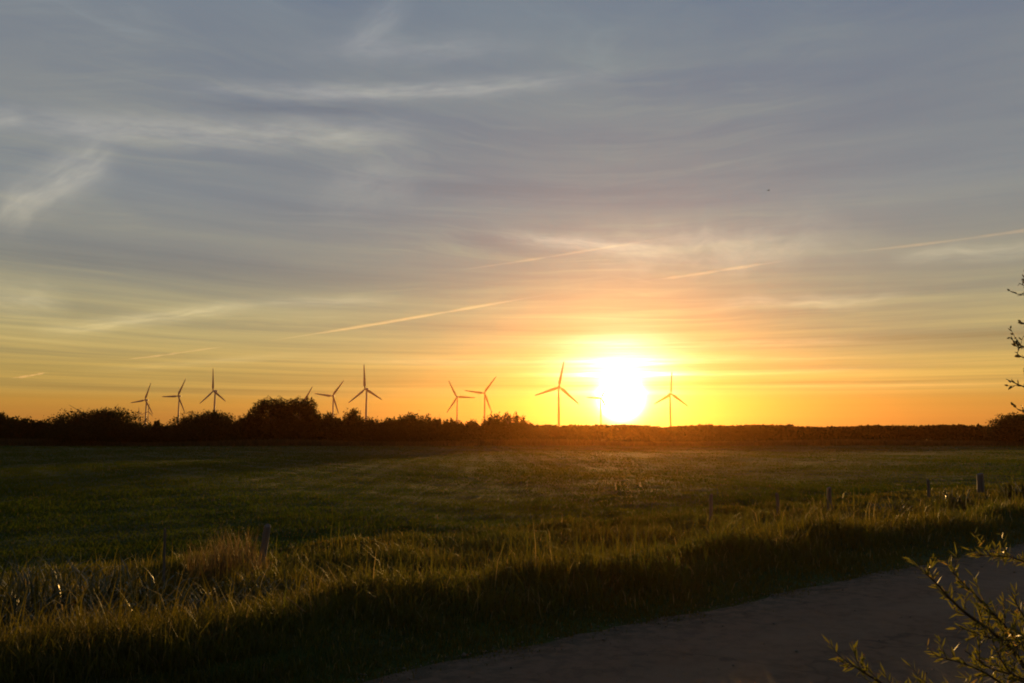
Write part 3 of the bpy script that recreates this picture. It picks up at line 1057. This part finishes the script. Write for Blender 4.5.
def rv3(rnd):
    return Vector((rnd.gauss(0, 1), rnd.gauss(0, 1), rnd.gauss(0, 1))).normalized()


def leafy_branch(mb, LV, LF, LC, pts, r0, r1, leafL, leafW, step, rnd, shoots=0.0, start=0.25, fan=0.75):
    sp = spline(pts, 6)
    n = len(sp)
    mb.tube(sp, [r0 + (r1 - r0) * i / (n - 1) for i in range(n)], 6)
    dist = 0.0
    total = sum((sp[i + 1] - sp[i]).length for i in range(n - 1))
    acc = 0.0
    for i in range(n - 1):
        sg = sp[i + 1] - sp[i]
        l_ = sg.length
        dr = sg.normalized()
        while acc < l_:
            p = sp[i] + dr * acc
            f = (dist + acc) / total
            if f > start:
                dv = (dr * .8 + rv3(rnd) * fan).normalized()
                leaf_shape(LV, LF, LC, p, dv, rv3(rnd), leafL * rnd.uniform(.6, 1.2), leafW * rnd.uniform(.7, 1.2))
                if shoots and rnd.random() < shoots:
                    sdv = (dr + rv3(rnd) * .8 + Vector((0, 0, .2))).normalized()
                    ln = rnd.uniform(.05, .16) * (1.15 - f * .6)
                    leafy_branch(mb, LV, LF, LC, [p, p + sdv * ln * .5, p + sdv * ln + Vector((0, 0, .01))], .0016, .0007, leafL * .9, leafW, step * .8, rnd, 0, .05)
            acc += step
        acc -= l_
        dist += l_


def build_plant(name, label, cat, base, branches, leafmat, leafL, leafW, step, shoots, seed, stem_r, extra=None):
    rnd = random.Random(seed)
    t = empty(name, base)
    tag(t, label, cat)
    mb = MB()
    LV, LF, LC = [], [], []
    for pts, r0, st in branches:
        loc = [Vector(p) - Vector(base) for p in pts]
        leafy_branch(mb, LV, LF, LC, loc, r0, .0012, leafL, leafW, step, rnd, shoots, st)
    if extra:
        extra(mb, LV, LF, LC, rnd)
    mb.build('stem', M_bark, t)
    mesh_np('foliage', np.array([tuple(v_) for v_ in LV]), np.array(LF), np.array(LC), leafmat, t)
    return t


sb = Vector((2.75, 3.05, 0.0))
sb.z = ground_at(sb.x, sb.y)
k1 = Vector((2.55, 3.0, .35))


def P(*pix):
    return [at(*p) for p in pix]


br = [
    ([sb, k1] + P((1070, 720, 2.95), (1010, 648, 2.9), (962, 610, 2.85), (936, 583, 2.8), (926, 574, 2.78)), .012, .45),
    ([sb, k1] + P((1080, 730, 3.05), (1025, 650, 3.0), (985, 605, 2.95), (952, 572, 2.9)), .010, .5),
    ([sb, k1] + P((1060, 760, 2.8), (985, 722, 2.7), (905, 695, 2.6), (868, 675, 2.58), (843, 659, 2.56)), .010, .6),
    ([sb, k1] + P((1070, 740, 2.85), (1010, 690, 2.8), (975, 668, 2.76), (936, 656, 2.74)), .009, .5),
    ([sb, k1] + P((1080, 730, 2.9), (1020, 680, 2.85), (990, 668, 2.82), (964, 650, 2.8)), .009, .5),
    ([sb, k1] + P((1090, 720, 3.1), (1040, 640, 3.1), (1020, 610, 3.08), (1011, 592, 3.06)), .009, .5),
    ([sb, k1] + P((1110, 690, 3.3), (1060, 590, 3.3), (1020, 560, 3.25), (978, 555, 3.2)), .009, .55),
    ([sb, k1] + P((1095, 700, 3.0), (1060, 640, 2.95), (1000, 640, 2.9), (962, 628, 2.88)), .009, .5),
    ([sb, k1] + P((1075, 760, 2.75), (1000, 710, 2.7), (950, 690, 2.66), (920, 684, 2.64)), .009, .5),
    ([sb, k1] + P((1090, 740, 2.8), (1045, 690, 2.75), (1010, 672, 2.72), (992, 640, 2.7)), .009, .45),
    ([sb, k1] + P((1110, 720, 2.9), (1060, 660, 2.85), (1030, 640, 2.82), (1008, 655, 2.8)), .009, .45),
    ([sb, k1] + P((1160, 640, 3.1), (1120, 560, 3.1), (1080, 530, 3.1), (1050, 520, 3.1)), .009, .4),
    ([sb, k1] + P((1200, 640, 3.2), (1220, 520, 3.3), (1230, 450, 3.4), (1230, 400, 3.4)), .012, .3),
    ([sb, k1] + P((1220, 700, 2.8), (1290, 600, 2.8), (1330, 520, 2.8), (1350, 480, 2.8)), .012, .3),
]
build_plant('willow_shrub', 'shrub with narrow yellow green leaves reaching over the lane, lower right corner', 'shrub', sb, br, M_willow, .043, .0066, .0115, .40, 3, .012)

tb = Vector((3.55, 4.05, 0.0))
tb.z = ground_at(tb.x, tb.y)
trunk_pts = [tb, Vector((3.5, 4.0, 1.0)), Vector((3.55, 4.05, 2.0)), Vector((3.6, 4.1, 3.2)), Vector((3.7, 4.2, 4.4))]


def more(mb, LV, LF, LC, rnd):
    for i in range(46):
        t = rnd.uniform(.35, 1)
        p0 = trunk_pts[0].lerp(trunk_pts[-1], t) - tb
        dv = Vector((rnd.uniform(.0, 1.0), rnd.uniform(-.7, .9), rnd.uniform(-.1, .7)))
        ln = rnd.uniform(.6, 1.2)
        leafy_branch(mb, LV, LF, LC, [p0, p0 + dv * ln * .5, p0 + dv * ln + Vector((0, 0, -.1))], .008, .002, .03, .012, .03, rnd, .3, .2)


tr = [
    (trunk_pts, .045, 2.0),
    ([Vector((3.56, 4.05, 2.1))] + P((1110, 355, 3.85), (1045, 351, 3.7), (1022, 346, 3.65), (1009, 337, 3.62)), .008, .55),
    ([Vector((3.56, 4.05, 2.1))] + P((1090, 375, 3.8), (1040, 362, 3.7), (1022, 357, 3.66), (1016, 352, 3.64)), .006, .6),
    ([Vector((3.55, 4.05, 1.9))] + P((1110, 410, 3.85), (1050, 396, 3.72), (1022, 386, 3.68), (1006, 379, 3.66)), .008, .55),
    ([Vector((3.57, 4.05, 2.3))] + P((1110, 330, 3.9), (1050, 330, 3.8), (1018, 321, 3.75)), .007, .6),
    ([Vector((3.58, 4.08, 2.6))] + P((1110, 300, 3.9), (1050, 296, 3.8), (1019, 283, 3.75)), .007, .62),
    ([Vector((3.57, 4.05, 2.4))] + P((1110, 310, 3.9), (1050, 305, 3.8), (1022, 293, 3.75)), .006, .7),
    ([Vector((3.55, 4.05, 1.7))] + P((1110, 440, 3.9), (1040, 425, 3.8), (1021, 405, 3.75)), .005, .8),
]
build_plant('young_tree', 'small leaved tree whose dark twigs poke in at the right edge of the sky', 'tree', tb, tr, M_bud, .024, .010, .018, .22, 5, .04, more)

# ------------------------------------------------------------------ bird
b0 = at(768.5, 190.5, 120)
mb = MB()
mb.tube([(-.35, 0, 0), (-.15, 0, .02), (.12, 0, .03), (.26, 0, .04), (.36, 0, .03)], [.02, .08, .10, .06, .015], 8)
bird = empty('bird', b0, R(20))
bird.scale = (.6, .6, .6)
tag(bird, 'single tiny dark bird high in the sky right of centre', 'bird')
mb.build('body', M_bird, bird)
for s in (-1, 1):
    w = MB()
    w.loft([[(-.12, s * .05, .05), (.12, s * .05, .05), (.12, s * .05, .07), (-.12, s * .05, .07)],
            [(-.12, s * .3, .16), (.10, s * .3, .16), (.10, s * .3, .175), (-.12, s * .3, .175)],
            [(-.16, s * .6, .10), (-.08, s * .6, .10), (-.08, s * .6, .11), (-.16, s * .6, .11)]])
    w.build('wing', M_bird, bird)

# ------------------------------------------------------------------ vapour trails, real ribbons of thin cloud 9 km up
CONTRAIL_DENS = 0.0006
m_con, q = mat_new('vapour_trail')
pv = q.n('ShaderNodeVolumePrincipled')
pv.inputs['Color'].default_value = (1.0, 0.95, 0.86, 1)
pv.inputs['Density'].default_value = CONTRAIL_DENS
pv.inputs['Anisotropy'].default_value = 0.55
out = q.n('ShaderNodeOutputMaterial')
q.nt.links.new(pv.outputs[0], out.inputs['Volume'])


def contrail(p0, p1, wpx, label, taper=0.25, H=9000.0):
    pts, rads = [], []
    rnd = random.Random(int(p0[0]))
    n_ = 15
    for i in range(n_):
        t = i / (n_ - 1)
        d_ = pdir(p0[0] + (p1[0] - p0[0]) * t, p0[1] + (p1[1] - p0[1]) * t + 1.2 * math.sin(t * 5) * (wpx / 4)).normalized()
        D = H / d_.z
        pts.append(d_ * D)
        w_ = wpx * (taper + (1 - taper) * min(1, 3.5 * t, 3.5 * (1 - t))) * rnd.uniform(.5, 1.4)
        if i in (0, n_ - 1):
            w_ *= .4
        rads.append(w_ * .5 * D / FPX)
    base_ = pts[n_ // 2].copy()
    mb_ = MB()
    mb_.tube([p - base_ for p in pts], rads, 12)
    o = mb_.build('contrail', m_con)
    o.location = base_
    tag(o, label, 'contrail', 'vapour trails in the evening sky')
    return o


contrail((268, 341), (580, 290), 2.4, 'longest pale vapour trail, rising from above the middle hedge towards the sun')
contrail((452, 271), (676, 237), 2.2, 'upper vapour trail left above the sun glow')
contrail((626, 283), (790, 261), 2.7, 'short vapour trail directly above and right of the sun')
contrail((850, 252), (1090, 223), 3.2, 'vapour trail running out of the right edge of the picture')
contrail((10, 378), (48, 373), 1.7, 'short low vapour trail at the far left above the hedge')
contrail((120, 360), (225, 347), 1.5, 'faint low vapour trail left, above the left turbines')

# ------------------------------------------------------------------ evening haze, tinted orange to stand in for sun glare
HAZE_DENS = 0.8e-4
m_haze, q = mat_new('glare_tinted_haze')
pv = q.n('ShaderNodeVolumePrincipled')
pv.inputs['Color'].default_value = (1.0, 0.42, 0.09, 1)  # orange glow of the glare put into the haze colour
pv.inputs['Density'].default_value = HAZE_DENS
pv.inputs['Anisotropy'].default_value = 0.86
out = q.n('ShaderNodeOutputMaterial')
q.nt.links.new(pv.outputs[0], out.inputs['Volume'])
hb = MB()
x0, x1, y0, y1, z0, z1 = -1920, 1920, -1920, 1920, -2.5, 86.0
hb.v = [Vector(p) for p in ((x0, y0, z0), (x1, y0, z0), (x1, y1, z0), (x0, y1, z0), (x0, y0, z1), (x1, y0, z1), (x1, y1, z1), (x0, y1, z1))]
hb.f = [(3, 2, 1, 0), (4, 5, 6, 7), (0, 1, 5, 4), (1, 2, 6, 5), (2, 3, 7, 6), (3, 0, 4, 7)]
tag(hb.build('haze', m_haze, None, False), 'thin haze over the whole flat field, tinted orange to stand in for sun glare', 'haze', kind='stuff')
